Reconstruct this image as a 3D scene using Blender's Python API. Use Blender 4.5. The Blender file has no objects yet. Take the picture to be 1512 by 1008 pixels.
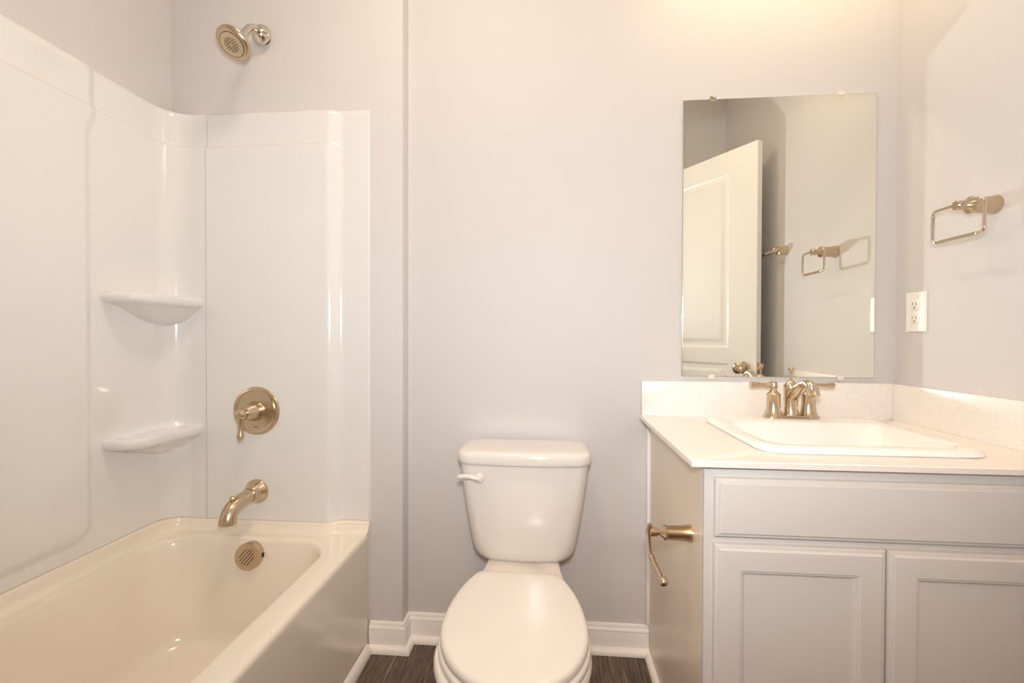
import bpy, bmesh, math, random
from mathutils import Vector, Matrix
from math import pi, sin, cos, radians
S = bpy.context.scene
COL = S.collection
random.seed(4)

# ------------------------------------------------------------------ camera
def look(yaw, pitch, roll):
    fwd = Vector((-sin(yaw), cos(yaw), 0)); right = Vector((cos(yaw), sin(yaw), 0)); up = Vector((0, 0, 1))
    f2 = fwd*cos(pitch) - up*sin(pitch); u2 = up*cos(pitch) + fwd*sin(pitch)
    r3 = right*cos(roll) + u2*sin(roll); u3 = u2*cos(roll) - right*sin(roll)
    m = Matrix((r3, u3, -f2)).transposed().to_4x4()
    return m
CAM = Vector((0, -1.5636, 1.067))
cd = bpy.data.cameras.new('camera'); cam = bpy.data.objects.new('camera', cd); COL.objects.link(cam)
cam.matrix_world = Matrix.Translation(CAM) @ look(0.08376, 0.0110, 0.00273)
cd.sensor_width = 36; cd.lens = 16.0; cd.clip_start = 0.01
S.camera = cam

# ------------------------------------------------------------------ world, lights, exposure
w = bpy.data.worlds.new('world'); S.world = w; w.use_nodes = True
w.node_tree.nodes['Background'].inputs[0].default_value = (1.0, 0.54, 0.10, 1)
w.node_tree.nodes['Background'].inputs[1].default_value = 0.1
S.view_settings.view_transform = 'Standard'; S.view_settings.look = 'None'
S.view_settings.gamma = 1; S.view_settings.exposure = 0.0
S.view_settings.use_curve_mapping = False
S.cycles.max_bounces = 10; S.cycles.diffuse_bounces = 7; S.cycles.glossy_bounces = 5
S.cycles.use_denoising = True; S.cycles.use_guiding = True
S.cycles.sample_clamp_indirect = 0; S.cycles.blur_glossy = 0.0

def light(name, kind, loc, energy, color, **kw):
    d = bpy.data.lights.new(name, kind); d.energy = energy; d.color = color
    for k, v in kw.items(): setattr(d, k, v)
    o = bpy.data.objects.new(name, d); COL.objects.link(o); o.location = loc
    return o
# the photographer's flash in the hot shoe just above the lens
fls = light('camera_flash', 'SPOT', (0.0, -1.55, 1.20), 62.0, (0.91, 0.965, 1.0), shadow_soft_size=0.05, spot_size=radians(165), spot_blend=1.0)
fls.rotation_euler = Vector((0.0, 1.0, 0.30)).to_track_quat('-Z', 'Y').to_euler()
LAMP_X = (0.50, 0.74, 0.98); LAMP_Z = 2.40
for x in LAMP_X:
    light('vanity_bulb', 'POINT', (x, -0.24, LAMP_Z-0.075), 1.15, (1.0, 0.78, 0.48), shadow_soft_size=0.045)
# ceiling lamp of the room, behind and above the camera's view
cl = light('ceiling_lamp', 'AREA', (-0.30, -0.80, 2.70), 9.6, (1.0, 0.77, 0.54), shape='DISK', size=0.30)
light('hall_fill_light', 'AREA', (0.1, -2.25, 2.70), 17.0, (1.0, 0.50, 0.18), shape='DISK', size=0.35)  # added unseen fill in the hall, sends warm light through the doorway

# ------------------------------------------------------------------ materials
def mat(name, color, rough=0.5, metal=0.0, coat=0.0, spec=0.5, aniso=0):
    m = bpy.data.materials.new(name); m.use_nodes = True
    b = m.node_tree.nodes['Principled BSDF']
    b.inputs['Base Color'].default_value = (*color, 1); b.inputs['Roughness'].default_value = rough
    b.inputs['Metallic'].default_value = metal; b.inputs['Coat Weight'].default_value = coat
    b.inputs['Coat Roughness'].default_value = 0.05
    b.inputs['Specular IOR Level'].default_value = spec
    return m
def nodes(m): return m.node_tree.nodes, m.node_tree.links, m.node_tree.nodes['Principled BSDF']
def bump(m, scale, strength, dist=0.001, detail=3, stretch=None):
    n, l, b = nodes(m)
    tc = n.new('ShaderNodeTexCoord'); tx = n.new('ShaderNodeTexNoise'); bp = n.new('ShaderNodeBump')
    tx.inputs['Scale'].default_value = scale; tx.inputs['Detail'].default_value = detail
    src = tc.outputs['Object']
    if stretch:
        mp = n.new('ShaderNodeMapping'); mp.inputs['Scale'].default_value = stretch
        l.new(src, mp.inputs[0]); src = mp.outputs[0]
    l.new(src, tx.inputs['Vector'])
    bp.inputs['Strength'].default_value = strength; bp.inputs['Distance'].default_value = dist
    l.new(tx.outputs[0], bp.inputs['Height']); l.new(bp.outputs[0], b.inputs['Normal'])
def tint(m, c1, c2, scale, detail=4, lo=0.35, hi=0.65, stretch=None):
    n, l, b = nodes(m)
    tc = n.new('ShaderNodeTexCoord'); tx = n.new('ShaderNodeTexNoise'); cr = n.new('ShaderNodeValToRGB')
    tx.inputs['Scale'].default_value = scale; tx.inputs['Detail'].default_value = detail
    src = tc.outputs['Object']
    if stretch:
        mp = n.new('ShaderNodeMapping'); mp.inputs['Scale'].default_value = stretch
        l.new(src, mp.inputs[0]); src = mp.outputs[0]
    l.new(src, tx.inputs['Vector']); l.new(tx.outputs[0], cr.inputs[0])
    cr.color_ramp.elements[0].color = (*c1, 1); cr.color_ramp.elements[1].color = (*c2, 1)
    cr.color_ramp.elements[0].position = lo; cr.color_ramp.elements[1].position = hi
    l.new(cr.outputs[0], b.inputs['Base Color'])

M = {}
M['wall'] = mat('wall_paint', (0.625, 0.60, 0.59), 0.55, spec=0.3); bump(M['wall'], 260, 0.12, 0.0006)
M['ceil'] = mat('ceiling_paint', (0.82, 0.80, 0.77), 0.8); bump(M['ceil'], 90, 0.2)
M['trim'] = mat('trim_paint', (0.84, 0.82, 0.80), 0.28); bump(M['trim'], 40, 0.03)
M['door'] = mat('door_paint', (0.84, 0.82, 0.79), 0.35); bump(M['door'], 60, 0.05, stretch=(6, 6, 0.6))
M['acrylic'] = mat('white_acrylic', (0.755, 0.75, 0.74), 0.13, coat=0.4); bump(M['acrylic'], 7, 0.04, 0.002)
M['tub'] = mat('tub_acrylic', (0.81, 0.745, 0.655), 0.14, coat=0.1); bump(M['tub'], 6, 0.04, 0.002)
M['porcelain'] = mat('porcelain', (0.73, 0.70, 0.665), 0.09, coat=0.12); bump(M['porcelain'], 5, 0.02, 0.001)
M['plastic'] = mat('white_plastic_seat', (0.715, 0.69, 0.655), 0.22, coat=0.0); bump(M['plastic'], 20, 0.02, 0.001)
M['sink'] = mat('sink_china', (0.88, 0.86, 0.83), 0.06, coat=0.5); bump(M['sink'], 5, 0.02, 0.001)
M['cabinet'] = mat('cabinet_paint', (0.675, 0.66, 0.64), 0.33); bump(M['cabinet'], 50, 0.03)
M['panel'] = mat('cabinet_side_laminate', (0.80, 0.70, 0.575), 0.30); bump(M['panel'], 60, 0.04, stretch=(1, 1, 8))
M['quartz'] = mat('speckled_top', (0.85, 0.81, 0.77), 0.30); tint(M['quartz'], (0.76, 0.71, 0.66), (0.87, 0.835, 0.80), 420, 3, 0.36, 0.52)
M['nickel'] = mat('brushed_nickel', (0.60, 0.50, 0.385), 0.24, metal=1.0); tint(M['nickel'], (0.58, 0.465, 0.335), (0.64, 0.52, 0.38), 300, 2)
M['chrome'] = mat('polished_nickel', (0.72, 0.66, 0.57), 0.10, metal=1.0); tint(M['chrome'], (0.70, 0.64, 0.55), (0.74, 0.68, 0.59), 200, 2)
M['satin'] = mat('satin_nickel', (0.68, 0.60, 0.49), 0.17, metal=1.0); tint(M['satin'], (0.66, 0.565, 0.43), (0.70, 0.605, 0.47), 200, 2)
M['dark'] = mat('dark_gap', (0.02, 0.018, 0.015), 0.6); bump(M['dark'], 50, 0.05)
M['nozzle'] = mat('grey_rubber', (0.10, 0.08, 0.06), 0.6); bump(M['nozzle'], 50, 0.05)
M['outlet'] = mat('outlet_plastic', (0.86, 0.83, 0.79), 0.42); bump(M['outlet'], 60, 0.02)
M['mirror'] = mat('mirror_silver', (0.90, 0.90, 0.84), 0.0, metal=1.0)
M['glass_edge'] = mat('mirror_edge', (0.55, 0.56, 0.50), 0.15, metal=0.6); bump(M['glass_edge'], 50, 0.02)
M['clip'] = mat('clear_clip', (0.80, 0.72, 0.62), 0.12, coat=0.5); bump(M['clip'], 50, 0.02)
# lamp glass
m = mat('lit_opal_glass', (0.9, 0.85, 0.78), 0.3); M['opal'] = m
m.node_tree.nodes['Principled BSDF'].inputs['Emission Color'].default_value = (1.0, 0.74, 0.46, 1)
m.node_tree.nodes['Principled BSDF'].inputs['Emission Strength'].default_value = 2.0
# floor planks: boards run towards the back wall
m = mat('dark_oak_planks', (0.08, 0.06, 0.045), 0.38); M['floor'] = m
n, l, b = nodes(m)
tc = n.new('ShaderNodeTexCoord'); mp = n.new('ShaderNodeMapping'); mp.inputs['Rotation'].default_value = (0, 0, radians(90)); mp.inputs['Location'].default_value = (0.3, 0.51, 0)
br = n.new('ShaderNodeTexBrick'); l.new(tc.outputs['Object'], mp.inputs[0]); l.new(mp.outputs[0], br.inputs['Vector'])
br.inputs['Scale'].default_value = 1.0; br.inputs['Brick Width'].default_value = 1.2; br.inputs['Row Height'].default_value = 0.1875
br.inputs['Mortar Size'].default_value = 0.0012; br.inputs['Mortar Smooth'].default_value = 0.2
br.inputs['Color1'].default_value = (0.085, 0.062, 0.044, 1); br.inputs['Color2'].default_value = (0.060, 0.044, 0.032, 1)
br.inputs['Mortar'].default_value = (0.20, 0.155, 0.115, 1)
gm = n.new('ShaderNodeMapping'); gm.inputs['Scale'].default_value = (34, 2.2, 1); l.new(tc.outputs['Object'], gm.inputs[0])
gn = n.new('ShaderNodeTexNoise'); gn.inputs['Scale'].default_value = 4.5; gn.inputs['Detail'].default_value = 8; gn.inputs['Distortion'].default_value = 0.8
l.new(gm.outputs[0], gn.inputs['Vector'])
cr = n.new('ShaderNodeValToRGB'); l.new(gn.outputs[0], cr.inputs[0])
cr.color_ramp.elements[0].position = 0.36; cr.color_ramp.elements[0].color = (0.55, 0.52, 0.5, 1)
cr.color_ramp.elements[1].position = 0.68; cr.color_ramp.elements[1].color = (2.3, 2.2, 2.1, 1)
mx = n.new('ShaderNodeMix'); mx.data_type = 'RGBA'; mx.blend_type = 'MULTIPLY'; mx.inputs[0].default_value = 1.0
l.new(br.outputs['Color'], mx.inputs[6]); l.new(cr.outputs[0], mx.inputs[7]); l.new(mx.outputs[2], b.inputs['Base Color'])
bp = n.new('ShaderNodeBump'); bp.inputs['Strength'].default_value = 0.25; bp.inputs['Distance'].default_value = 0.001
l.new(gn.outputs[0], bp.inputs['Height']); l.new(bp.outputs[0], b.inputs['Normal'])

# ------------------------------------------------------------------ mesh helpers
class MB:
    def __init__(s): s.v = []; s.f = []
    def add(s, v, f, mtx=None):
        o = len(s.v)
        s.v += [tuple(mtx @ Vector(p)) if mtx else tuple(p) for p in v]
        s.f += [tuple(i+o for i in q) for q in f]
        return s
    def box(s, lo, hi, bev=0.0, seg=2, mtx=None):
        bm = bmesh.new(); bmesh.ops.create_cube(bm, size=1)
        for v in bm.verts:
            v.co = Vector([(lo[i]+hi[i])/2 + v.co[i]*(hi[i]-lo[i]) for i in range(3)])
        if bev: bmesh.ops.bevel(bm, geom=list(bm.edges), offset=bev, segments=seg, profile=0.5, affect='EDGES')
        bm.verts.index_update(); bm.faces.ensure_lookup_table()
        s.add([v.co[:] for v in bm.verts], [[v.index for v in f.verts] for f in bm.faces], mtx); bm.free(); return s
    def loft(s, rings, close=True, cap0=False, cap1=False, mtx=None):
        n = len(rings[0]); v = [p for r in rings for p in r]; f = []
        m = n if close else n-1
        for i in range(len(rings)-1):
            for j in range(m):
                a = i*n+j; b_ = i*n+(j+1) % n
                f.append((a, b_, b_+n, a+n))
        if cap0: f.append(tuple(range(n))[::-1])
        if cap1: f.append(tuple((len(rings)-1)*n+j for j in range(n)))
        return s.add(v, f, mtx)
    def lathe(s, prof, origin=(0, 0, 0), axis=(0, 0, 1), seg=40, cap0=True, cap1=True):
        # prof: (radius, height along axis)
        q = Vector(axis).normalized().to_track_quat('Z', 'Y').to_matrix().to_4x4()
        mtx = Matrix.Translation(origin) @ q
        rings = [[(max(r, 1e-5)*cos(2*pi*k/seg), max(r, 1e-5)*sin(2*pi*k/seg), h) for k in range(seg)] for r, h in prof]
        return s.loft(rings, True, cap0, cap1, mtx)
    def tube(s, pts, rad, seg=16, cap=True, closed=False, flat=None):
        P = [Vector(p) for p in pts]; n = len(P); R = rad if isinstance(rad, (list, tuple)) else [rad]*n
        rings = []; up = None
        for i, p in enumerate(P):
            a = P[(i-1) % n] if (i > 0 or closed) else p; c = P[(i+1) % n] if (i < n-1 or closed) else p
            t = (c-a).normalized()
            if up is None:
                up = Vector((0, 0, 1)) if abs(t.z) < 0.9 else Vector((1, 0, 0))
            up = (up - t*up.dot(t)).normalized(); si = t.cross(up)
            fl = flat[i] if flat else 1.0
            rings.append([tuple(p + si*(R[i]*cos(2*pi*k/seg)) + up*(R[i]*fl*sin(2*pi*k/seg))) for k in range(seg)])
        if closed: rings.append(rings[0]); cap = False
        return s.loft(rings, True, cap, cap)
    def sphere(s, c, r, sc=(1, 1, 1), seg=24, rg=14):
        rings = [[(c[0]+sc[0]*r*sin(pi*i/rg)*cos(2*pi*k/seg), c[1]+sc[1]*r*sin(pi*i/rg)*sin(2*pi*k/seg), c[2]+sc[2]*r*cos(pi*i/rg)) for k in range(seg)] for i in range(rg+1)]
        return s.loft(rings)
    def obj(s, name, m, parent=None, ang=32, origin=None, subsurf=0, recalc=True):
        me = bpy.data.meshes.new(name)
        o0 = Vector(origin) if origin else Vector((0, 0, 0))
        me.from_pydata([tuple(Vector(p)-o0) for p in s.v], [], s.f)
        bm = bmesh.new(); bm.from_mesh(me)
        bmesh.ops.remove_doubles(bm, verts=bm.verts, dist=1e-6)
        bmesh.ops.dissolve_degenerate(bm, edges=bm.edges, dist=1e-7)
        if recalc: bmesh.ops.recalc_face_normals(bm, faces=bm.faces)
        bm.to_mesh(me); bm.free()
        for p in me.polygons: p.use_smooth = True
        me.set_sharp_from_angle(angle=radians(ang))
        me.materials.append(m)
        o = bpy.data.objects.new(name, me); COL.objects.link(o)
        if parent is not None:
            o.parent = parent
            pw = Vector((0, 0, 0)); q = parent
            while q is not None: pw += q.location; q = q.parent
            o.location = o0 - pw
        else: o.location = o0
        return o

def tag(o, label, cat, group=None):
    o['label'] = label; o['category'] = cat
    if group: o['group'] = group
    return o
def thing(name, label, cat, loc, group=None):
    o = bpy.data.objects.new(name, None); COL.objects.link(o); o.location = loc
    o.empty_display_size = 0.05
    return tag(o, label, cat, group)
def struct(o, **kw):
    o['kind'] = 'structure'
    return o
def ss(a, b_, x):
    t = min(1, max(0, (x-a)/(b_-a))); return t*t*(3-2*t)
def rrect(cx, cy, hx, hy, r, z, n=10, m=6):
    # rounded rectangle loop, n points per corner, m per straight side
    r = min(r, hx-1e-4, hy-1e-4); out = []
    for (sx, sy, a0) in ((1, 1, 0), (-1, 1, pi/2), (-1, -1, pi), (1, -1, 3*pi/2)):
        for k in range(n+1):
            a = a0 + (pi/2)*k/n
            out.append((cx+sx*(hx-r)+r*cos(a), cy+sy*(hy-r)+r*sin(a), z))
        # straight to next corner
        a = a0+pi/2; nx = {0: (-1, 1), 1: (-1, -1), 2: (1, -1), 3: (1, 1)}[int(round(a0/(pi/2)))]
        p = out[-1]; qx = cx+nx[0]*(hx-r)+r*cos(a); qy = cy+nx[1]*(hy-r)+r*sin(a)
        for k in range(1, m):
            out.append((p[0]+(qx-p[0])*k/m, p[1]+(qy-p[1])*k/m, z))
    return out
def sweep(path, prof):
    # path: list of (x,y,nx,ny) mitred; prof: (out, z). returns MB
    mb = MB(); rings = [[(x+nx*o, y+ny*o, z) for (o, z) in prof] for (x, y, nx, ny) in path]
    mb.loft(rings, close=True, cap0=True, cap1=True)
    return mb

# ------------------------------------------------------------------ room shell
XL, XR, XJ, YF = -1.33, 1.107, -0.497, -0.06      # left wall, right wall, jog, furred wall face
YD, H = -1.46, 2.74                               # door wall, ceiling
T = 0.11
fl = MB().box((XL-T, -2.9, -0.05), (XR+T, T, 0.0)).obj('floor', M['floor']); struct(fl)
ce = MB().box((XL-T, -2.9, H), (XR+T, T, H+0.05)).obj('ceiling', M['ceil']); struct(ce)
# back wall with the furred-out plumbing section behind the tub
mb = MB(); pl = [(XL-T, T), (XR+T, T), (XR+T, 0), (XJ, 0), (XJ, YF), (XL-T, YF)]
# bevelled outside corner of the jog
c = 0.006; pl = [(XL-T, T), (XR+T, T), (XR+T, 0), (XJ, 0), (XJ, YF+c), (XJ-0.3*c, YF+0.3*c), (XJ-c, YF), (XL-T, YF)]
mb.loft([[(x, y, 0) for x, y in pl], [(x, y, H) for x, y in pl]], True, True, True)
struct(mb.obj('wall_back', M['wall']))
struct(MB().box((XL-T, YD-T, 0), (XL, YF, H)).obj('wall_left', M['wall']))
struct(MB().box((XR, -2.9, 0), (XR+T, 0, H)).obj('wall_right', M['wall']))
struct(MB().box((XL-T, -3.0, 0), (XR+T, -2.9, H)).obj('wall_hall_back', M['wall']))
struct(MB().box((XL-T, -2.9, 0), (XL, YD-T, H)).obj('wall_hall_left', M['wall']))
DX0, DX1, DH = -0.21, 0.585, 2.05
mb = MB().box((XL-T, YD-T, 0), (DX0-0.02, YD, H)).box((DX1+0.02, YD-T, 0), (XR, YD, H)).box((DX0-0.02, YD-T, DH+0.02), (DX1+0.02, YD, H))
struct(mb.obj('wall_front', M['wall']))
# door jamb + casing
mb = MB().box((DX0-0.02, YD-T, 0), (DX0, YD, DH)).box((DX1, YD-T, 0), (DX1+0.02, YD, DH)).box((DX0-0.02, YD-T, DH), (DX1+0.02, YD, DH+0.02))
struct(mb.obj('trim_1', M['trim']))

# baseboard with shoe moulding, running behind the toilet and round the jog
prof = [(0, 0), (0.014, 0), (0.014, 0.066), (0.0125, 0.070), (0.014, 0.073), (0.012, 0.080), (0.009, 0.083), (0.009, 0.087), (0.006, 0.092), (0, 0.094)]
shoe = [(0.0145, 0), (0.032, 0), (0.032, 0.006), (0.030, 0.012), (0.026, 0.017), (0.020, 0.020), (0.0145, 0.021)]
XT, XV = -0.610, 0.334
bp_ = [(XT, YF, 0, -1), (XJ, YF, 1, -1), (XJ, 0, 1, -1), (XV, 0, 0, -1)]
bb = sweep(bp_, prof).obj('baseboard_back', M['trim']); struct(bb)
sweep(bp_, shoe).obj('shoe_moulding', M['trim'], bb)
def gable(xs, ys): pass
# shoe moulding along the tub apron and along the vanity side
shoe0 = [(0.0005, 0), (0.018, 0), (0.018, 0.006), (0.016, 0.012), (0.012, 0.017), (0.006, 0.020), (0.0005, 0.021)]
tubshoe = [(0.0005, 0), (0.016, 0), (0.016, 0.010), (0.013, 0.020), (0.007, 0.030), (0.0005, 0.036)]
struct(sweep([(XT, YD, 1, 0), (XT, YF-0.033, 1, 0)], tubshoe).obj('trim_2', M['trim']))
struct(sweep([(XV, -0.0325, -1, 0), (XV, -0.555, -1, 0)], shoe0).obj('trim_3', M['trim']))

# ------------------------------------------------------------------ surround
R0 = 0.105
def path(s, d):
    # s along wall from the outer edge of the end wall, d offset into the room
    L1 = (XT - XL) - R0; LA = R0*pi/2
    if s <= L1: return (XT - s, YF - d)
    if s <= L1+LA:
        a = (s-L1)/R0; cx, cy = XL+R0, YF-R0
        return (cx - (R0-d)*sin(a), cy + (R0-d)*cos(a))
    return (XL + d, YF-R0-(s-L1-LA))
L1 = (XT-XL)-R0; LA = R0*pi/2; SMAX = L1+LA+(YF-R0-YD)
s_x = lambda x: XT-x
s_y = lambda y: L1+LA+(YF-R0-y)
ZT, ZB = 1.832, 1.714
def seam(s): return 0.438 + 0.016*ss(L1-0.05, L1+LA+0.05, s)
def frange(pts, step):
    out = []
    for a, b_ in zip(pts[:-1], pts[1:]):
        k = max(1, int(math.ceil((b_-a)/step)))
        out += [a+(b_-a)*i/k for i in range(k)]
    return out+[pts[-1]]
def sheet(name, s0, s1, dfun, parent, zb=None, zt=ZT, mtl='acrylic', dense=()):
    ss_ = sorted(set([round(x, 5) for x in frange([s0]+[x for x in dense if s0 < x < s1]+[s1], 0.03)] +
          [round(x+e, 5) for x in dense for e in (-.04, -.034, -.028, -.022, -.016, -.012, -.008, -.004, .004, .008, .012, .016, .022, .028, .034, .04) if s0 < x+e < s1]))
    rings = []
    for s in ss_:
        z0 = (zb or seam)(s)
        zt_ = zt - 0.0
        zs = frange([z0, 0.47 if z0 < 0.47 else z0+0.001], 0.01)+[x for x in frange([0.48, 0.56], 0.005)]+frange([0.60, 1.58], 0.07)+frange([1.60, 1.70], 0.01)
        zs = [z for z in zs if z > z0 or z == z0]
        zs += [1.7035, 1.707, 1.7105, 1.714, 1.7175, 1.721, 1.726, 1.735, 1.77, 1.81, zt_-0.012, zt_-0.006, zt_-0.002, zt_]
        ring = []
        for z in zs:
            d = dfun(s, z)
            k = max(0, 1-(zt_-z)/0.012)
            d -= 0.008*k*k
            x, y = path(s, d); ring.append((x, y, z))
        # back side against the wall
        for z in (zt_, z0): x, y = path(s, 0.0005); ring.append((x, y, z))
        rings.append(ring)
    n = min(len(r) for r in rings)
    rings = [r if len(r) == n else r[:1]+r[len(r)-n+1:] for r in rings]
    return MB().loft(rings, True, True, True).obj(name, M[mtl], parent, ang=40)

sur = thing('shower_surround', 'glossy white moulded shower wall panels around the bathtub, with two corner shelves', 'shower surround', (-0.97, -0.06, 0.44))
band = lambda z: 0.009*(1-ss(ZB-0.006, ZB+0.006, z))
def d_end(s, z):
    x = XT-s
    main = 0.024*ss(-0.702, -0.752, x) if x < -0.702 else 0.0
    main = 0.018*(1-ss(-0.752, -0.700, x))
    edge = 0.006*(1-ss(0, 0.006, s))
    return 0.004 + main + band(z)*(1-ss(-0.752, -0.700, x)) - edge
def d_cor(s, z): return 0.0240 + band(z)
Y1 = -0.389
def d_side(s, z):
    if s < L1+LA: return d_cor(s, z)
    y = YF-R0-(s-L1-LA)
    # raised field with a rounded lower corner, ending under the band
    fy = Y1 + 0.022*ss(1.62, 1.712, z)     # the edge flares under the band
    r = 0.045; zb = 0.500; e = 0.016
    dy = (fy - y); dz = z-zb
    if dy < r and dz < r:
        dist = r - math.hypot(r-dy, r-dz)
    else: dist = min(dy, dz)
    k = ss(-e, e, dist)
    return 0.0240 + 0.009*k + band(z)
SJ = s_x(-1.180)
sheet('end_panel', 0, SJ-0.0010, lambda s, z: d_end(s, z), sur, dense=(0.006, 0.092, 0.14))
sheet('side_panel', SJ+0.0006, SMAX-0.002, d_side, sur, dense=(L1, L1+LA/2, L1+LA, s_y(-0.350), s_y(-0.389), s_y(-0.42)))

def corner_shelf(zt, th, belly):
    # plan: along left wall to y=-.34, front, then back to end wall at x=-1.19
    XI, YI = XL+0.0235, YF-0.0235
    out = [(XI, -0.345), (XI+0.012, -0.349), (-1.262, -0.350), (-1.225, -0.338), (-1.205, -0.312), (-1.196, -0.27), (-1.192, -0.20), (-1.187, -0.13), (-1.186, -0.10), (-1.190, YI)]
    # smooth outline
    pts = []
    for i in range(len(out)-1):
        for k in range(4):
            t = k/4; p0 = out[max(i-1, 0)]; p1 = out[i]; p2 = out[i+1]; p3 = out[min(i+2, len(out)-1)]
            f = lambda a, b_, c_, d_: 0.5*((2*b_)+(-a+c_)*t+(2*a-5*b_+4*c_-d_)*t*t+(-a+3*b_-3*c_+d_)*t**3)
            pts.append((f(p0[0], p1[0], p2[0], p3[0]), f(p0[1], p1[1], p2[1], p3[1])))
    pts.append(out[-1])
    cx, cy = XL+0.012, YF-0.012
    def ring(k, z, lift=0): return [(cx+(x-cx)*k, cy+(y-cy)*k, z) for x, y in pts]
    rings = [[(cx, cy, zt-0.006)]*len(pts), ring(0.80, zt-0.006), ring(0.88, zt-0.005), ring(0.93, zt-0.001), ring(0.965, zt), ring(0.988, zt-0.004), ring(1.0, zt-th*0.45), ring(0.992, zt-th*0.8), ring(0.97, zt-th)]
    for k, dz in belly: rings.append([(cx+(x-cx)*k, cy+(y-cy)*k, zt-th-dz) for x, y in pts])
    rings.append([(cx, cy, rings[-1][0][2])]*len(pts))
    return MB().loft(rings, False)
corner_shelf(1.195, 0.030, ((0.90, 0.003), (0.80, 0.012), (0.66, 0.030), (0.48, 0.052), (0.25, 0.066))).obj('upper_corner_shelf', M['acrylic'], sur, ang=60)
corner_shelf(0.762, 0.032, ((0.90, 0.003), (0.80, 0.010), (0.66, 0.024), (0.48, 0.042), (0.25, 0.055))).obj('lower_corner_shelf', M['acrylic'], sur, ang=60)

# ------------------------------------------------------------------ bathtub
tub = thing('bathtub', 'white alcove bathtub with a flat front apron, standing against the left wall', 'bathtub', (-0.97, -0.75, 0))
ox0, ox1, oy0, oy1 = XL+0.002, XT, YD+0.003, YF-0.002
OC = ((ox0+ox1)/2, (oy0+oy1)/2); OH = ((ox1-ox0)/2, (oy1-oy0)/2)
ZR = 0.404
def outer(ins, z): return rrect(OC[0], OC[1], OH[0]-ins, OH[1]-ins, 0.012, z, 12, 10)
def inner(x0, x1, y0, y1, r, z): return rrect((x0+x1)/2, (y0+y1)/2, (x1-x0)/2, (y1-y0)/2, r, z, 12, 10)
rings = [outer(0.004, 0.0), outer(0.004, 0.05), outer(0.002, 0.372), outer(0.000, 0.386), outer(0.001, 0.394), outer(0.005, 0.400), outer(0.013, ZR-0.001), outer(0.022, ZR)]
ix0, ix1, iy0, iy1 = -1.268, -0.690, -1.37, -0.150
rings += [inner(ix0-0.010, ix1+0.010, iy0-0.01, iy1+0.010, 0.13, ZR), inner(ix0-0.003, ix1+0.003, iy0-0.003, iy1+0.003, 0.125, ZR-0.0015),
          inner(ix0+0.003, ix1-0.003, iy0+0.003, iy1-0.003, 0.122, ZR-0.007), inner(ix0+0.007, ix1-0.006, iy0+0.012, iy1-0.006, 0.12, ZR-0.018)]
for t in (0.12, 0.25, 0.4, 0.55, 0.7, 0.82, 0.90):
    z = ZR-0.018-(ZR-0.018-0.075)*t
    rings.append(inner(ix0+0.007+0.070*t, ix1-0.006-0.055*t, iy0+0.012+0.22*t, iy1-0.006-0.065*t, 0.12+0.02*t, z))
for (i_, z) in ((0.008, 0.098), (0.020, 0.086), (0.038, 0.078), (0.070, 0.074), (0.13, 0.070)):
    rings.append(inner(ix0+0.075+i_, ix1-0.062-i_, iy0+0.22+i_, iy1-0.070-i_, max(0.14-i_*0.3, 0.04), z))
rings.append(inner(-1.0, -0.95, -0.7, -0.4, 0.02, 0.068))
MB().loft(rings, True, False, True).obj('tub_shell', M['tub'], tub, ang=50)
# raised wall flange of the deck under the surround
rings = []
for s in frange([0.0, L1, L1+LA, SMAX-0.004], 0.012 if False else 0.02):
    zt_ = seam(s)-0.0012; rng = []
    dd = 0.0335 if s > 0.145 else 0.0125+0.021*ss(0.09, 0.144, s)
    inn = 0.052 + 0.012*ss(L1*0.5, L1+LA, s)
    for (d, z) in ((dd-0.004, zt_), (dd, zt_-0.004), (dd+0.002, zt_-0.012), (dd+0.004, ZR+0.020), (dd+0.008, ZR+0.010), (dd+0.016, ZR+0.003), (dd+0.028, ZR+0.0004), (dd+0.03, ZR-0.006), (0.003, ZR-0.006), (0.003, zt_)):
        x, y = path(s, d); rng.append((x, y, z))
    rings.append(rng)
MB().loft(rings, True, True, True).obj('deck_flange', M['tub'], tub, ang=50)
# overflow cover
oc = Vector((-0.968, -0.150, 0.352)); ax = Vector((0.0, -1, 0.12)).normalized()
ov = MB().lathe([(0.040, 0), (0.040, 0.004), (0.043, 0.006), (0.043, 0.034), (0.0415, 0.037), (0.038, 0.038), (0.0, 0.038)], oc, ax, 48, True, False).obj('overflow_cover', M['nickel'], tub)
tag_ = MB(); q = ax.to_track_quat('Z', 'Y').to_matrix().to_4x4(); fm = Matrix.Translation(oc+ax*0.0382) @ q
for k in range(-3, 4):
    hl = math.sqrt(max(0, 0.032**2-(k*0.0085)**2))*(0.86)
    if abs(k) > 2: continue
    hl = (0.018, 0.024, 0.027, 0.024, 0.018)[k+2]
    tag_.box((-hl, k*0.0088-0.0011, -0.0004), (hl, k*0.0088+0.0011, 0.0004), mtx=fm @ Matrix.Rotation(radians(50), 4, 'Z'))
tag_.obj('slots', M['dark'], ov)
MB().box((0.0425, -0.004, -0.012), (0.0435, 0.010, 0.0), mtx=Matrix.Translation(oc+ax*0.026) @ q).obj('side_port', M['dark'], ov)

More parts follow.
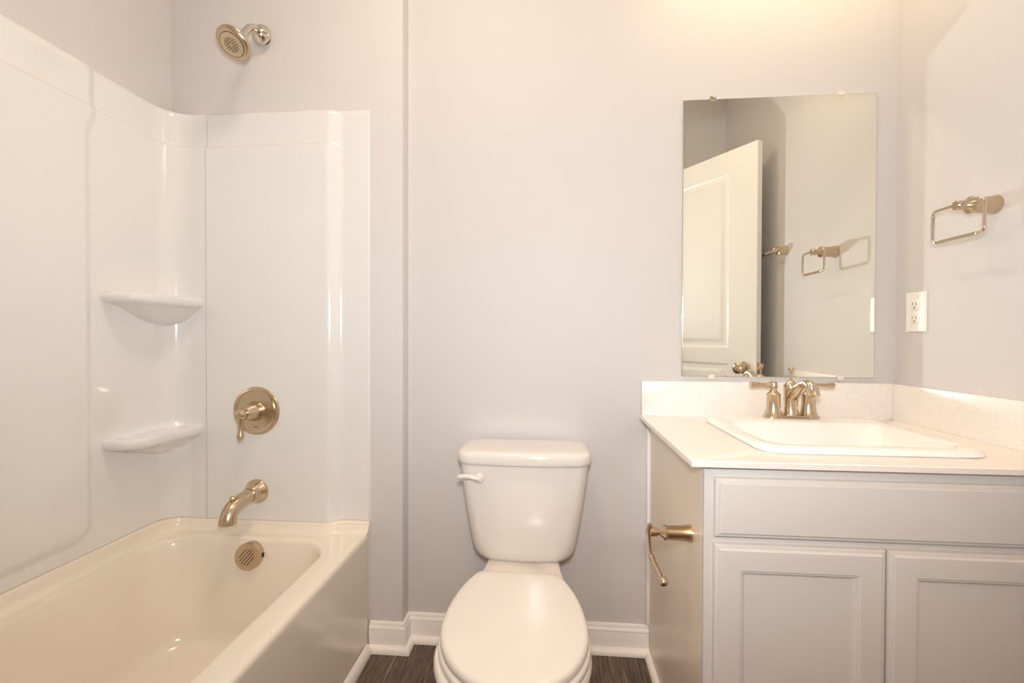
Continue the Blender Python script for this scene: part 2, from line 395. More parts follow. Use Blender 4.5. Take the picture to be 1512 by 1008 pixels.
# ------------------------------------------------------------------ tub spout
sp = thing('tub_spout', 'brushed nickel tub spout curving down over the tub rim', 'faucet', (-0.998, -0.084, 0.536))
yb = YF-0.0312
MB().lathe([(0.0415, 0), (0.0415, 0.004), (0.039, 0.009), (0.033, 0.019), (0.0275, 0.032), (0.0245, 0.045)], (-0.998, yb, 0.536), (0, -1, 0)).obj('wall_flange', M['nickel'], sp)
pts = []; rad = []
for i in range(15):
    t = i/14
    y = yb-0.028 - 0.118*min(1, t*1.06) if t < 0.94 else yb-0.146-0.004*(t-0.94)
    y = yb-0.030-0.112*sin(t*pi/2*0.98)
    z = 0.536 - 0.004*t - 0.052*(t**3.2)
    pts.append((-0.998, y, z)); rad.append(0.0225+0.0015*t+0.002*ss(0.8, 1, t))
MB().tube(pts, rad, 28).obj('spout_body', M['nickel'], sp, ang=50)
MB().lathe([(0.005, 0), (0.005, 0.010), (0.009, 0.012), (0.0095, 0.018), (0.006, 0.021), (0, 0.0215)], (-0.998, yb-0.118, 0.538), (0, -0.15, 1), 24).obj('diverter_knob', M['nickel'], sp)

# ------------------------------------------------------------------ shower valve
vc = Vector((-0.997, YF-0.0311, 0.812))
va = thing('shower_valve', 'round brushed nickel shower valve plate with a small down-pointing lever', 'shower valve', vc)
pl_ = MB().lathe([(0.082, 0), (0.0825, 0.003), (0.080, 0.008), (0.073, 0.0095), (0.069, 0.0075), (0.064, 0.0065), (0.034, 0.009), (0, 0.010)], vc, (0, -1, 0), 64).obj('escutcheon', M['nickel'], va, ang=20)
MB().box((-1.0035, vc.y-0.0080, 0.756), (-0.9905, vc.y-0.0068, 0.7585)).obj('maker_mark', M['nozzle'], pl_)
MB().lathe([(0.032, 0.004), (0.0345, 0.007), (0.0345, 0.011), (0.0325, 0.014), (0.0300, 0.028), (0.0235, 0.048), (0.0185, 0.060), (0.0175, 0.063), (0.0120, 0.066)], vc, (0, -1, 0), 40).obj('hub', M['nickel'], va)
lv = MB().lathe([(0.0120, 0.064), (0.0150, 0.068), (0.0180, 0.076), (0.0175, 0.086), (0.0115, 0.095), (0, 0.0975)], vc, (0, -1, 0), 28)
lv.lathe([(0.0115, 0), (0.0115, 0.012), (0.0100, 0.018), (0.0092, 0.026), (0.0085, 0.040), (0.0090, 0.058), (0.0108, 0.068), (0.0110, 0.072), (0.0080, 0.0745), (0.0095, 0.078), (0.0070, 0.083), (0, 0.084)], vc+Vector((0, -0.080, 0.0)), (0, -0.05, -1), 24)
lv.obj('lever_handle', M['nickel'], va)

# ------------------------------------------------------------------ shower head
fc = Vector((-0.982, YF-0.001, 2.090))
sh = thing('showerhead', 'round brushed nickel shower head on a bent arm high above the tub', 'shower head', fc)
MB().lathe([(0.0165, 0), (0.0165, 0.022)], fc+Vector((0.002, 0, -0.003)), (0, -1, 0)).obj('pipe_collar', M['dark'], sh)
MB().lathe([(0.030, 0.016), (0.0335, 0.019), (0.0325, 0.026), (0.026, 0.036), (0.017, 0.044)], fc+Vector((0, 0, 0)), (0, -1, 0)).obj('wall_flange', M['chrome'], sh)
hc = Vector((-0.980, -0.222, 1.972)); hn = Vector((-0.06, -0.62, -0.78)).normalized()
nk = hc-hn*0.040
ap = []
p0, p1, p2, p3 = fc+Vector((0, -0.01, 0)), fc+Vector((0, -0.085, 0.016)), nk-hn*0.050, nk
for i in range(17):
    t = i/16; ap.append(p0*(1-t)**3+p1*3*t*(1-t)**2+p2*3*t*t*(1-t)+p3*t**3)
MB().tube(ap, 0.0105, 20).obj('shower_arm', M['chrome'], sh, ang=60)
MB().lathe([(0.0094, -0.0496), (0.0125, -0.0464), (0.0126, -0.0400), (0.0101, -0.0368), (0.0137, -0.0330), (0.0202, -0.0270), (0.0340, -0.0190), (0.0450, -0.0110), (0.0500, -0.0040), (0.0510, 0.0010), (0.0495, 0.0040), (0.0440, 0.0085), (0.0385, 0.0105), (0.0360, 0.0105), (0.0355, 0.0090)], hc, hn, 56).obj('head_bell', M['nickel'], sh, ang=50)
MB().lathe([(0.0360, 0.0012), (0.0362, 0.0034), (0.0344, 0.0036), (0.0335, 0.0024)], hc+hn*0.0085, hn, 56).obj('face_ring', M['nozzle'], sh)
fp = MB().lathe([(0.0347, 0.0008), (0.0344, 0.0036), (0.0288, 0.0046), (0.0000, 0.0054)], hc+hn*0.0085, hn, 56).obj('face_plate', M['nickel'], sh)
nz = MB(); q = hn.to_track_quat('Z', 'Y').to_matrix().to_4x4()
for r, k in ((0.006, 6), (0.010, 10), (0.0145, 14), (0.0195, 18)):
    for j in range(k):
        a = 2*pi*j/k+r*90
        nz.lathe([(0.0015, 0), (0.0014, 0.0024), (0.0, 0.0028)], Matrix.Translation(hc) @ q @ Vector((r*cos(a), r*sin(a), 0.0128)), hn, 8)
nz.obj('nozzles', M['nozzle'], fp)

# ------------------------------------------------------------------ toilet
TX = -0.080
to = thing('toilet', 'white two-piece toilet with its lid down, between the tub and the vanity', 'toilet', (TX, -0.40, 0))
def tring(hw_f, yb_, yf, r, z, bow=0.012, n=14):
    # tank section: slightly bowed front
    out = []
    base = rrect(TX, (yb_+yf)/2, hw_f, (yb_-yf)/2, r, z, 10, 10)
    for (x, y, z_) in base:
        u = (x-TX)/hw_f; k = ss((yb_+yf)/2, yf, y) if False else max(0, min(1, ((yb_+yf)/2-y)/((yb_-yf)/2)))
        out.append((x, y - bow*(1-u*u)*k, z_))
    return out
Yb, Yf = -0.022, -0.186
rings = []
for z, hw, r, ins in ((0.366, 0.085, 0.03, 0.050), (0.368, 0.105, 0.04, 0.036), (0.373, 0.124, 0.045, 0.022), (0.382, 0.140, 0.045, 0.011), (0.394, 0.150, 0.042, 0.004), (0.412, 0.157, 0.040, 0.001), (0.44, 0.163, 0.038, 0), (0.50, 0.173, 0.036, -0.002), (0.56, 0.182, 0.034, -0.005), (0.62, 0.190, 0.034, -0.008), (0.668, 0.1955, 0.034, -0.010), (0.684, 0.197, 0.034, -0.010), (0.685, 0.19, 0.034, 0.0)):
    rings.append(tring(hw, Yb-max(0, ins*0.3), Yf+ins, r, z))
MB().loft(rings, True, True, True).obj('tank', M['porcelain'], to, ang=50)
rings = []
for z, ins in ((0.680, 0.010), (0.680, 0.003), (0.682, 0.001), (0.690, 0.0), (0.702, 0.0), (0.709, 0.0015), (0.714, 0.005), (0.7175, 0.010), (0.7195, 0.018), (0.7205, 0.035), (0.721, 0.07)):
    rings.append(tring(0.205-ins, Yb+0.004-ins*0.6, Yf-0.022+ins, 0.045, z, 0.012))
MB().loft(rings, True, True, True).obj('tank_lid', M['porcelain'], to, ang=50)
# flush lever
fx, fy_, fz = -0.212, -0.2035, 0.640
lm = MB().lathe([(0.0165, 0.0), (0.0170, 0.006), (0.015, 0.013), (0.008, 0.016)], (fx, fy_+0.006, fz), (0, -1, 0), 24)
lm.tube([(fx, fy_-0.010, fz), (fx-0.012, fy_-0.013, fz+0.003), (fx-0.026, fy_-0.016, fz+0.007), (fx-0.042, fy_-0.018, fz+0.008), (fx-0.058, fy_-0.018, fz+0.006), (fx-0.063, fy_-0.018, fz+0.005)], [0.0135, 0.0125, 0.0105, 0.0088, 0.0080, 0.005], 16, flat=[0.6, 0.6, 0.7, 0.8, 0.85, 0.8])
lm.obj('flush_lever', M['porcelain'], to, ang=60)
# egg-shaped loops for bowl, seat and lid
def egg(hw, yb_, yf, z, back=0.62, wide=0.42, n=72):
    out = []; L = yb_-yf; yw = yb_-L*wide
    for k in range(n):
        a = 2*pi*k/n; c_, s_ = cos(a), sin(a)
        if s_ < 0:
            y = yw + (yw-yf)*s_; x = hw*(abs(c_)**0.96)*(1 if c_ > 0 else -1)
        else:
            e = back
            y = yw + (yb_-yw)*(abs(s_)**e); x = hw*(abs(c_)**e)*(1 if c_ > 0 else -1)
            # narrow towards the hinge
            t = (y-yw)/(yb_-yw); x *= 1-0.05*t*t
        out.append((TX+x, y, z))
    return out
def oval(hw, ycut, yf, z, n=80):
    # rounded front, long half-ellipse towards the tank, cut straight at the hinge; very slightly turned
    out = []; yw = -0.545
    for k in range(n):
        a = 2*pi*k/n; c_, s_ = cos(a), sin(a)
        y = yw + (0.295 if s_ > 0 else (yw-yf))*s_; x = hw*c_
        if y > ycut:
            # slide the point to the straight back edge, keeping the corner slightly round
            hc_ = hw*math.sqrt(1-((ycut-yw)/0.295)**2); x = x*hc_/(hw*math.sqrt(1-((ycut-yw)/0.295)**2)); y = ycut
        out.append((TX-0.004-(y+0.343)*0.028+x, y, z))
    return out
def lidring(ins, z): return oval(0.1655-ins, -0.320-ins, -0.742+ins, z)
rings = [lidring(0.010, 0.4010), lidring(0.003, 0.4015), lidring(0.0, 0.404), lidring(0.0, 0.412), lidring(0.002, 0.417), lidring(0.006, 0.4205), lidring(0.014, 0.4225), lidring(0.04, 0.424), lidring(0.09, 0.4245), lidring(0.14, 0.4245)]
MB().loft(rings, True, True, True).obj('seat_lid', M['plastic'], to, ang=50)
def seatring(ins, z): return oval(0.1700-ins, -0.326-ins, -0.747+ins, z)
rings = [seatring(0.012, 0.3805), seatring(0.003, 0.381), seatring(0.0, 0.385), seatring(0.0, 0.392), seatring(0.003, 0.3975), seatring(0.012, 0.3995), seatring(0.10, 0.3995)]
MB().loft(rings, True, True, True).obj('seat', M['plastic'], to, ang=50)
for dx in (-0.060, 0.060): MB().box((TX+dx-0.022, -0.325, 0.3835), (TX+dx+0.022, -0.300, 0.400), 0.006, 3).obj('seat_hinge', M['plastic'], to)
# bowl: rim down to the foot, with the deck that carries the tank
def bring(hw, yb_, yf, z, wide=0.60, back=0.55): return egg(hw, yb_, yf, z, back, wide)
rings = [bring(0.150, -0.30, -0.725, 0.3795, 0.64, 0.62), bring(0.168, -0.29, -0.740, 0.378, 0.62, 0.60), bring(0.172, -0.28, -0.745, 0.372, 0.62, 0.60), bring(0.173, -0.27, -0.746, 0.360, 0.62, 0.60), bring(0.170, -0.26, -0.742, 0.345, 0.62, 0.60), bring(0.160, -0.25, -0.728, 0.315, 0.60, 0.6),
         bring(0.146, -0.24, -0.712, 0.270, 0.58, 0.6), bring(0.130, -0.22, -0.670, 0.215, 0.55, 0.6), bring(0.116, -0.20, -0.622, 0.160, 0.5, 0.6), bring(0.108, -0.18, -0.590, 0.110, 0.5, 0.6), bring(0.107, -0.165, -0.580, 0.070, 0.5, 0.6), bring(0.112, -0.155, -0.590, 0.035, 0.5, 0.6), bring(0.116, -0.15, -0.598, 0.018, 0.5, 0.6), bring(0.117, -0.15, -0.600, 0.0, 0.5, 0.6)]
bw = MB().loft(rings, True, True, True)
def dk(hw0, hw1, y0, y1, z, r=0.02):
    b0 = rrect(TX, (y0+y1)/2, 1, (y0-y1)/2, 0.0201, z, 6, 4); out = []
    for (x, y, z_) in b0:
        t = max(0.0, (y0-y)/(y0-y1)); hw = hw0+(hw1-hw0)*(t**2.6)
        out.append((TX+(x-TX)*hw, y, z))
    return out
bw.loft([dk(0.095, 0.150, -0.045, -0.40, 0.25), dk(0.104, 0.160, -0.035, -0.40, 0.35), dk(0.106, 0.162, -0.033, -0.40, 0.366), dk(0.104, 0.160, -0.035, -0.40, 0.374), dk(0.098, 0.154, -0.040, -0.40, 0.3785)], True, True, True)
bw.obj('bowl', M['porcelain'], to, ang=50)

# ------------------------------------------------------------------ vanity cabinet
VX0, VX1, VYF, VZ0, VZT = 0.334, XR-0.002, -0.549, 0.0, 0.789
va_ = thing('vanity_cabinet', 'pale grey painted vanity cabinet with two doors and a false drawer front', 'cabinet', (0.71, -0.28, 0))
MB().box((VX0, VYF+0.019, 0.0), (VX0+0.016, -0.0305, VZT), 0.0008, 1).obj('side_panel', M['panel'], va_)
ca = MB().box((VX0+0.016, VYF+0.02, 0.10), (VX1, -0.012, 0.116)).box((VX1-0.016, VYF+0.02, 0.0), (VX1, -0.012, VZT)).box((VX0+0.016, -0.018, 0.10), (VX1-0.016, -0.012, 0.60)).box((VX0+0.016, -0.46, 0.0), (VX1-0.016, -0.448, 0.10))
ca.obj('carcass', M['panel'], va_)
ff = MB()
ff.box((VX0, VYF, 0.0), (VX0+0.048, VYF+0.019, VZT), 0.001, 1).box((VX1-0.04, VYF, 0.10), (VX1, VYF+0.019, VZT), 0.001, 1)
ff.box((VX0+0.047, VYF, 0.752), (VX1-0.039, VYF+0.0185, VZT), 0.001, 1).box((VX0+0.047, VYF, 0.61), (VX1-0.039, VYF+0.0185, 0.652), 0.001, 1).box((VX0+0.047, VYF, 0.10), (VX1-0.039, VYF+0.0185, 0.14), 0.001, 1)
ff.obj('face_frame', M['cabinet'], va_)
MB().box((VX0-0.009, -0.0125, 0.096), (VX0+0.002, -0.0005, VZT-0.002), 0.004, 3).box((VX0+0.001, -0.030, 0.0), (VX0+0.004, -0.002, VZT-0.002)).obj('scribe_strip', M['trim'], va_)
def rect_loop(x0, x1, z0, z1, y): return [(x0, y, z0), (x1, y, z0), (x1, y, z1), (x0, y, z1)]
def panel_front(x0, x1, z0, z1, yb_, th, steps, close_in):
    # steps: (inset, depth forward of yb_) from the outer edge towards the middle
    rings = [rect_loop(x0, x1, z0, z1, yb_)]
    for i_, d in steps: rings.append(rect_loop(x0+i_, x1-i_, z0+i_, z1-i_, yb_-d))
    return MB().loft(rings, True, True, True)
yb2 = VYF-0.0004
DR = (0.353, 1.068, 0.640, 0.766)
panel_front(*DR, yb2, 0.018, ((0, 0.009), (0.001, 0.0115), (0.003, 0.013), (0.0075, 0.0137), (0.0085, 0.0165), (0.011, 0.018), (0.014, 0.0182)), 0).obj('drawer_front', M['cabinet'], va_, ang=20)
for (x0, x1) in ((0.352, 0.6965), (0.7005, 1.068)):
    panel_front(x0, x1, 0.118, 0.6245, yb2, 0.018, ((0, 0.009), (0.001, 0.0115), (0.003, 0.013), (0.0075, 0.0137), (0.0085, 0.0165), (0.011, 0.018), (0.014, 0.0182), (0.052, 0.0182), (0.0545, 0.0165), (0.0565, 0.0165), (0.060, 0.0115), (0.0635, 0.0098), (0.066, 0.0098)), 0).obj('cabinet_door', M['cabinet'], va_, ang=20)

# ------------------------------------------------------------------ countertop
CX0, CYF, CZ = 0.300, -0.574, 0.805
SX0, SX1, SY0, SY1 = 0.478, 0.968, -0.503, -0.075     # sink outline on the top
ct = thing('countertop', 'off-white speckled countertop with low backsplashes, on the vanity', 'countertop', (0.71, -0.28, 0.790))
# slab with a cut-out for the bowl
hx0, hx1, hy0, hy1 = SX0+0.03, SX1-0.03, SY0+0.03, SY1-0.075
nn, mm = 8, 6
def ctl(x0, x1, y0, y1, r, z): return rrect((x0+x1)/2, (y0+y1)/2, (x1-x0)/2, (y1-y0)/2, r, z, nn, mm)
o_, i_ = (CX0, XR-0.001, CYF, -0.001), (hx0, hx1, hy0, hy1)
MB().loft([ctl(*i_, 0.05, CZ-0.013), ctl(*o_, 0.002, CZ-0.013)[:], ctl(*o_, 0.002, CZ-0.002), ctl(CX0+0.002, XR-0.003, CYF+0.002, -0.003, 0.002, CZ), ctl(*i_, 0.05, CZ), ctl(*i_, 0.05, CZ-0.013)], True).obj('slab', M['quartz'], ct, ang=40)
MB().box((CX0+0.005, -0.020, CZ), (XR-0.002, -0.001, 0.920), 0.0015, 2).obj('back_splash', M['quartz'], ct)
MB().box((XR-0.0205, CYF, CZ), (XR-0.001, -0.0205, 0.920), 0.0015, 2).obj('side_splash', M['quartz'], ct)

# ------------------------------------------------------------------ sink
sk = thing('sink', 'white rectangular drop-in sink with a rounded rim, set in the countertop', 'sink', (0.72, -0.29, CZ))
def sr(ins, z, r=0.055, bk=0.0): return ctl(SX0+ins, SX1-ins, SY0+ins, SY1-ins-bk, r, z)
rings = [sr(0.004, CZ+0.0003), sr(0.0, CZ+0.003), sr(0.001, CZ+0.008), sr(0.005, CZ+0.013), sr(0.012, CZ+0.0165), sr(0.020, CZ+0.0175), sr(0.028, CZ+0.017, 0.05, 0.045), sr(0.034, CZ+0.014, 0.05, 0.055), sr(0.038, CZ+0.008, 0.05, 0.06), sr(0.042, CZ-0.01, 0.055, 0.063), sr(0.050, CZ-0.05, 0.06, 0.07), sr(0.062, CZ-0.09, 0.07, 0.08), sr(0.080, CZ-0.115, 0.07, 0.095), sr(0.11, CZ-0.128, 0.06, 0.12), sr(0.16, CZ-0.134, 0.03, 0.13)]
rings += [sr(0.125, CZ-0.146, 0.05, 0.13), sr(0.085, CZ-0.136, 0.07, 0.11), sr(0.054, CZ-0.10, 0.07, 0.088), sr(0.040, CZ-0.05, 0.06, 0.078), sr(0.034, CZ-0.014, 0.05, 0.072), sr(0.033, CZ-0.0005, 0.05, 0.078)]
MB().loft(rings[:15], True, False, True).obj('basin', M['sink'], sk, ang=50)
MB().lathe([(0.020, 0), (0.022, 0.002), (0.016, 0.003), (0, 0.003)], (0.72, -0.27, CZ-0.1338), (0, 0, 1), 32).obj('drain', M['chrome'], sk)

# ------------------------------------------------------------------ faucet
FX, FY, FZ = 0.734, -0.108, CZ+0.0172
fa = thing('sink_faucet', 'two-handle brushed nickel faucet with a short curved spout, behind the sink basin', 'faucet', (FX, FY, FZ))
def capsule(hx, hy, z, n=14):
    return rrect(FX, FY, hx, hy, hy-1e-3, z, n, 6)
MB().loft([capsule(0.081, 0.026, FZ), capsule(0.0805, 0.0255, FZ+0.004), capsule(0.078, 0.0235, FZ+0.008), capsule(0.074, 0.020, FZ+0.0095)], True, True, True).obj('base_plate', M['nickel'], fa)
for sx in (-1, 1):
    hx_ = FX+sx*0.051
    hb = MB().lathe([(0.0285, 0), (0.0245, 0.008), (0.0205, 0.022), (0.0185, 0.040), (0.0180, 0.064), (0.0195, 0.067), (0.0195, 0.070), (0.0130, 0.076), (0.0080, 0.084), (0.0078, 0.087)], (hx_, FY, FZ+0.001), (0, 0, 1), 40).obj('handle_body', M['nickel'], fa)
    h = MB().lathe([(0.0080, 0.086), (0.0100, 0.089), (0.0104, 0.104), (0.0090, 0.107), (0, 0.108)], (hx_, FY, FZ+0.001), (0, 0, 1), 28)
    h.lathe([(0.0078, 0.006), (0.0085, 0.012), (0.0068, 0.018), (0.0062, 0.030), (0.0072, 0.052), (0.0088, 0.066), (0.0088, 0.069), (0.0070, 0.0715), (0, 0.072)], (hx_, FY, FZ+0.0985), (sx, -0.06, 0.02), 24)
    h.obj('lever_handle', M['nickel'], fa)
cb = MB().lathe([(0.0225, 0.006), (0.0200, 0.015), (0.0180, 0.035), (0.0185, 0.060), (0.0200, 0.085), (0.0205, 0.095), (0.0185, 0.099), (0.0130, 0.105), (0.0080, 0.112), (0.0045, 0.114)], (FX, FY, FZ+0.001), (0, 0, 1), 40).obj('center_body', M['nickel'], fa)
pts = []; rad = []
ctrl = [Vector((FX, FY+0.008, FZ+0.055)), Vector((FX, FY-0.030, FZ+0.085)), Vector((FX, FY-0.070, FZ+0.128)), Vector((FX, FY-0.108, FZ+0.124)), Vector((FX, FY-0.122, FZ+0.080))]
def bez(c_, t):
    c_ = list(c_)
    while len(c_) > 1: c_ = [a.lerp(b_, t) for a, b_ in zip(c_[:-1], c_[1:])]
    return c_[0]
for i in range(20):
    t = i/19; pts.append(bez(ctrl, t)); rad.append(0.0175-0.0065*ss(0, .5, t)+0.0045*ss(0.55, 1, t))
MB().tube(pts, rad, 32).obj('spout', M['satin'], fa, ang=60)
MB().lathe([(0.0032, 0.110), (0.0032, 0.134), (0.0060, 0.137), (0.0075, 0.140), (0.0085, 0.148), (0.0082, 0.151), (0.0060, 0.152), (0, 0.152)], (FX, FY, FZ+0.001), (0, 0, 1), 24).obj('lift_rod', M['nickel'], fa)

# ------------------------------------------------------------------ mirror
MX0, MX1, MZ0, MZ1 = 0.4365, 1.040, 0.9365, 1.850
mi = thing('wall_mirror', 'frameless rectangular mirror held by small clips above the sink', 'mirror', (0.738, 0, 0.9365))
MB().box((MX0, -0.0065, MZ0), (MX1, -0.0015, MZ1), 0.0007, 1).obj('glass_backing', M['glass_edge'], mi)
mg = MB().box((MX0+0.0015, -0.0072, MZ0+0.0015), (MX1-0.0015, -0.0066, MZ1-0.0015)).obj('mirror_glass', M['mirror'], mi)
for px_, z_, sgn, mm_ in ((0.530, MZ1, 1, 'chrome'), (0.929, MZ1, 1, 'clip'), (0.532, MZ0, -1, 'clip'), (0.936, MZ0, -1, 'clip')):
    cl_ = MB().box((px_-0.010, -0.0105, z_-0.006), (px_+0.010, -0.0076, z_+0.006 if sgn > 0 else z_+0.006), 0.001, 2).box((px_-0.008, -0.0100, min(z_, z_+sgn*0.009)), (px_+0.008, -0.0004, max(z_, z_+sgn*0.009)), 0.0008, 1)
    # keep off the glass: only the lip overlaps in front
    cl_.obj('mirror_clip', M[mm_], mi)

# ------------------------------------------------------------------ towel ring, towel bar, paper holder share one post
def post(base, axis, L=0.089, r=0.0225):
    k = L/0.089
    return MB().lathe([(r, 0), (r, 0.002*k), (r*0.93, 0.008*k), (r*0.86, 0.020*k), (r*0.82, 0.036*k), (r*0.80, 0.051*k), (r*0.90, 0.053*k), (r*0.90, 0.056*k), (r*0.62, 0.060*k), (r*0.36, 0.067*k), (r*0.36, 0.071*k), (r*0.50, 0.073*k), (r*0.52, 0.086*k), (r*0.42, 0.089*k), (0, 0.0895*k)], base, axis, 36)
tr = thing('towel_ring', 'rectangular nickel towel ring on the right wall above the countertop', 'towel ring', (XR, -0.325, 1.400))
post((XR-0.0003, -0.325, 1.400), (-1, 0, 0), 0.093, 0.0235).obj('wall_post', M['nickel'], tr)
XP = XR-0.086
def rloop(x, y0, y1, z0, z1, r, n=8):
    out = []
    for (cy, cz, a0) in ((y1-r, z1-r, 0), (y0+r, z1-r, pi/2), (y0+r, z0+r, pi), (y1-r, z0+r, 3*pi/2)):
        for k in range(n+1):
            a = a0+pi/2*k/n; out.append((x, cy+r*cos(a), cz+r*sin(a)))
    return out
rg = MB().tube(rloop(XP, -0.396, -0.250, 1.318, 1.402, 0.013), 0.0038, 12, closed=True)
rg.tube([(XP, -0.378, 1.318), (XP, -0.268, 1.318)], 0.0053, 16)
rg.obj('ring', M['chrome'], tr, ang=60)

tb = thing('towel_bar', 'nickel towel bar on the right wall, seen in the mirror behind the door', 'towel bar', (XR, -0.705, 1.472))
for y in (-0.700, -1.14): post((XR-0.0003, y, 1.475), (-1, 0, 0), 0.060, 0.0225).obj('wall_post', M['nickel'], tb)
MB().tube([(XR-0.053, -0.690, 1.475), (XR-0.053, -1.15, 1.475)], 0.006, 16).obj('bar', M['chrome'], tb)

tp = thing('toilet_paper_holder', 'empty nickel toilet paper holder on the side of the vanity, its arm hanging open', 'toilet paper holder', (VX0, -0.456, 0.601))
post((VX0-0.0003, -0.456, 0.601), (-1, 0, 0), 0.096, 0.0205).obj('wall_post', M['nickel'], tp)
XA = VX0-0.096
am = MB().tube([(XA+0.002, -0.456, 0.619), (XA-0.001, -0.455, 0.601), (XA, -0.454, 0.580), (XA+0.003, -0.456, 0.555), (XA+0.005, -0.460, 0.542)], [0.006, 0.0078, 0.0046, 0.004, 0.0042], 14)
am.tube([(XA+0.005, -0.455, 0.5415), (XA+0.005, -0.466, 0.5415), (XA+0.005, -0.468, 0.5415), (XA+0.006, -0.556, 0.5415)], [0.0074, 0.0074, 0.0058, 0.0058], 18)
am.sphere((XA+0.006, -0.567, 0.5415), 0.0100, (1, 1.15, 1))
am.obj('roll_arm', M['nickel'], tp, ang=50)

# ------------------------------------------------------------------ outlet
ot = thing('wall_outlet', 'white duplex outlet plate on the right wall beside the mirror', 'outlet', (XR, -0.086, 1.144))
OY, OZ = -0.0865, 1.144
pr = []
for (ins, d) in ((0, 0.0003), (0, 0.003), (0.001, 0.0045), (0.004, 0.006)):
    pr.append([(XR-d, OY-0.038+ins, OZ-0.060+ins), (XR-d, OY+0.038-ins, OZ-0.060+ins), (XR-d, OY+0.038-ins, OZ+0.060-ins), (XR-d, OY-0.038+ins, OZ+0.060-ins)])
MB().loft(pr, True, True, True).obj('cover_plate', M['outlet'], ot, ang=20)
for dz in (0.0205, -0.0205):
    rc = MB(); ring0 = []
    for xx, k in ((XR-0.0058, 1.0), (XR-0.0078, 1.0), (XR-0.0082, 0.96)):
        ring0.append([(xx, OY+k*max(-0.0145, min(0.0145, 0.0175*cos(a))), OZ+dz+k*0.0165*sin(a)) for a in [2*pi*i/40 for i in range(40)]])
    f = rc.loft(ring0, True, True, True).obj('receptacle', M['outlet'], ot)
    sl = MB().box((XR-0.0086, OY-0.0080, OZ+dz+0.000), (XR-0.0081, OY-0.0060, OZ+dz+0.009)).box((XR-0.0086, OY+0.0060, OZ+dz+0.001), (XR-0.0081, OY+0.0078, OZ+dz+0.008)).lathe([(0.0025, 0), (0.0025, 0.0005)], (XR-0.0081, OY, OZ+dz-0.007), (-1, 0, 0), 14)
    sl.obj('slots', M['nozzle'], f)
MB().lathe([(0.0035, 0), (0.0032, 0.0012), (0, 0.0015)], (XR-0.006, OY, OZ), (-1, 0, 0), 16).obj('screw', M['outlet'], ot)

# ------------------------------------------------------------------ door, standing open behind the vanity's front corner
dr = bpy.data.objects.new('door_1', None); COL.objects.link(dr); dr['kind'] = 'structure'
Tp = Vector((1.012, -0.786, 0)); dv = Vector((-0.545, -0.838, 0)).normalized(); nf = Vector((-0.838, 0.545, 0)).normalized()
dr.location = Tp + dv*0.795
dm = Matrix((dv, nf, Vector((0, 0, 1)))).transposed().to_4x4(); dm.translation = Tp
# local: x from free edge to hinge, y towards the mirror side, z up
LW, LZ = 0.795, 2.035
def rl(x0, x1, z0, z1, y): return [(x0, y, z0), (x1, y, z0), (x1, y, z1), (x0, y, z1)]
lf = MB()
lf.loft([rl(0, LW, 0.012, LZ, 0), rl(0, LW, 0.012, LZ, -0.035)], True, False, False, dm)
for side, y0 in ((1, 0.0), (-1, -0.035)):
    zc = [(0.16, 0.93), (1.010, 1.922)]; xa, xb = 0.155, LW-0.155
    # frame faces around two moulded panels
    def quad(x0, x1, z0, z1): lf.add([(x0, y0, z0), (x1, y0, z0), (x1, y0, z1), (x0, y0, z1)], [(0, 1, 2, 3)], dm)
    quad(0, xa, 0.012, LZ); quad(xb, LW, 0.012, LZ); quad(xa, xb, 0.012, 0.16); quad(xa, xb, 0.93, 1.010); quad(xa, xb, 1.922, LZ)
    for (z0, z1) in zc:
        st = ((0, 0), (0.004, -0.001), (0.010, -0.006), (0.016, -0.007), (0.030, -0.0065), (0.048, -0.001), (0.054, -0.0005))
        lf.loft([rl(xa+i_, xb-i_, z0+i_, z1-i_, y0+side*d) for i_, d in st], True, False, True, dm)
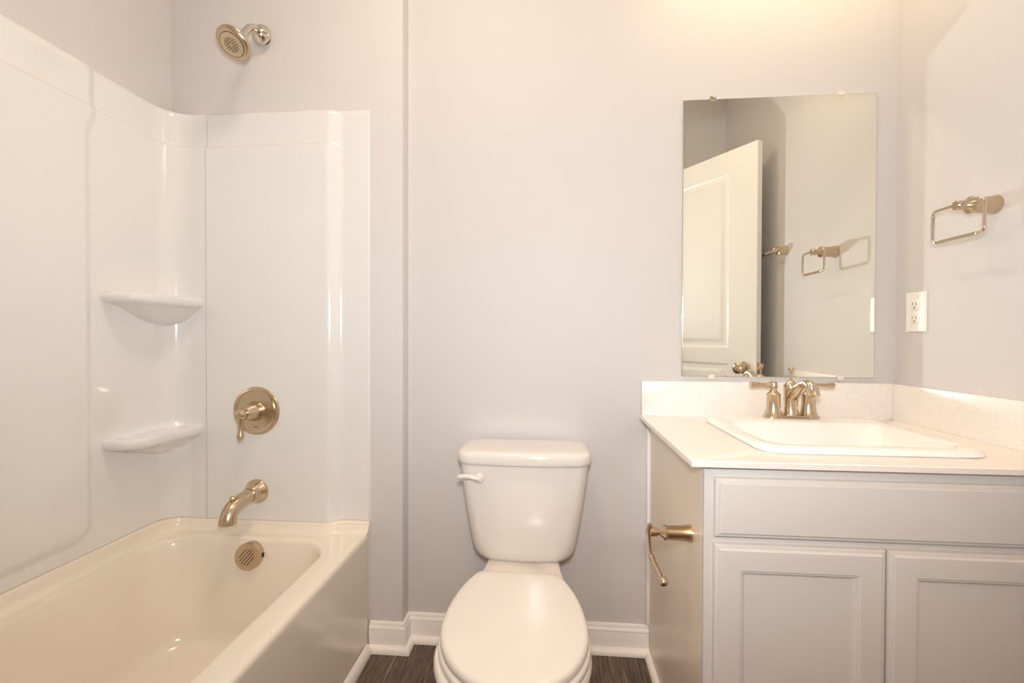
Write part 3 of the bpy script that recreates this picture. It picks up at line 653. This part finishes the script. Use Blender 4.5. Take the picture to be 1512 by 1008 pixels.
lo = lf.obj('leaf', M['door'], dr, ang=20)
for p in lo.data.polygons: p.use_smooth = False
kx, kz = 0.062, 0.912
kc = dm @ Vector((kx, 0, kz))
MB().lathe([(0.032, 0.0003), (0.033, 0.004), (0.030, 0.008), (0.016, 0.012), (0.012, 0.020), (0.014, 0.030), (0.024, 0.038), (0.0285, 0.048), (0.0275, 0.058), (0.020, 0.065), (0.010, 0.067), (0, 0.0675)], kc, nf, 40).obj('door_knob', M['nickel'], dr)
MB().lathe([(0.032, 0.0003), (0.033, 0.004), (0.030, 0.008), (0.016, 0.012), (0.012, 0.020), (0.022, 0.028), (0.0265, 0.034), (0.020, 0.042), (0, 0.044)], kc-nf*0.035, -nf, 40).obj('door_knob', M['nickel'], dr)
MB().box((-0.0012, -0.030, kz-0.028), (-0.0002, -0.005, kz+0.028), mtx=dm).box((-0.009, -0.024, kz-0.008), (-0.001, -0.011, kz+0.008), mtx=dm).obj('latch_plate', M['nickel'], dr)

# ------------------------------------------------------------------ vanity light above the mirror
vl = thing('vanity_light', 'three-globe vanity light bar on the wall above the mirror', 'wall lamp', (0.74, 0, LAMP_Z))
MB().box((0.44, -0.022, LAMP_Z+0.015), (1.04, -0.0005, LAMP_Z+0.085), 0.006, 3).obj('back_plate', M['nickel'], vl)
for x in LAMP_X:
    ar = MB().tube([(x, -0.02, LAMP_Z+0.05), (x, -0.16, LAMP_Z+0.06), (x, -0.235, LAMP_Z+0.055), (x, -0.24, LAMP_Z+0.03)], 0.007, 14)
    ar.lathe([(0.022, 0), (0.024, 0.02), (0.012, 0.03)], (x, -0.24, LAMP_Z+0.012), (0, 0, 1), 28)
    a_ = ar.obj('lamp_arm', M['nickel'], vl)
    MB().lathe([(0.024, 0.014), (0.034, 0.0), (0.045, -0.02), (0.052, -0.05), (0.054, -0.06), (0.052, -0.06), (0.049, -0.045), (0.042, -0.018), (0.031, 0.0)], (x, -0.24, LAMP_Z), (0, 0, 1), 36, False, False).obj('glass_shade', M['opal'], vl)
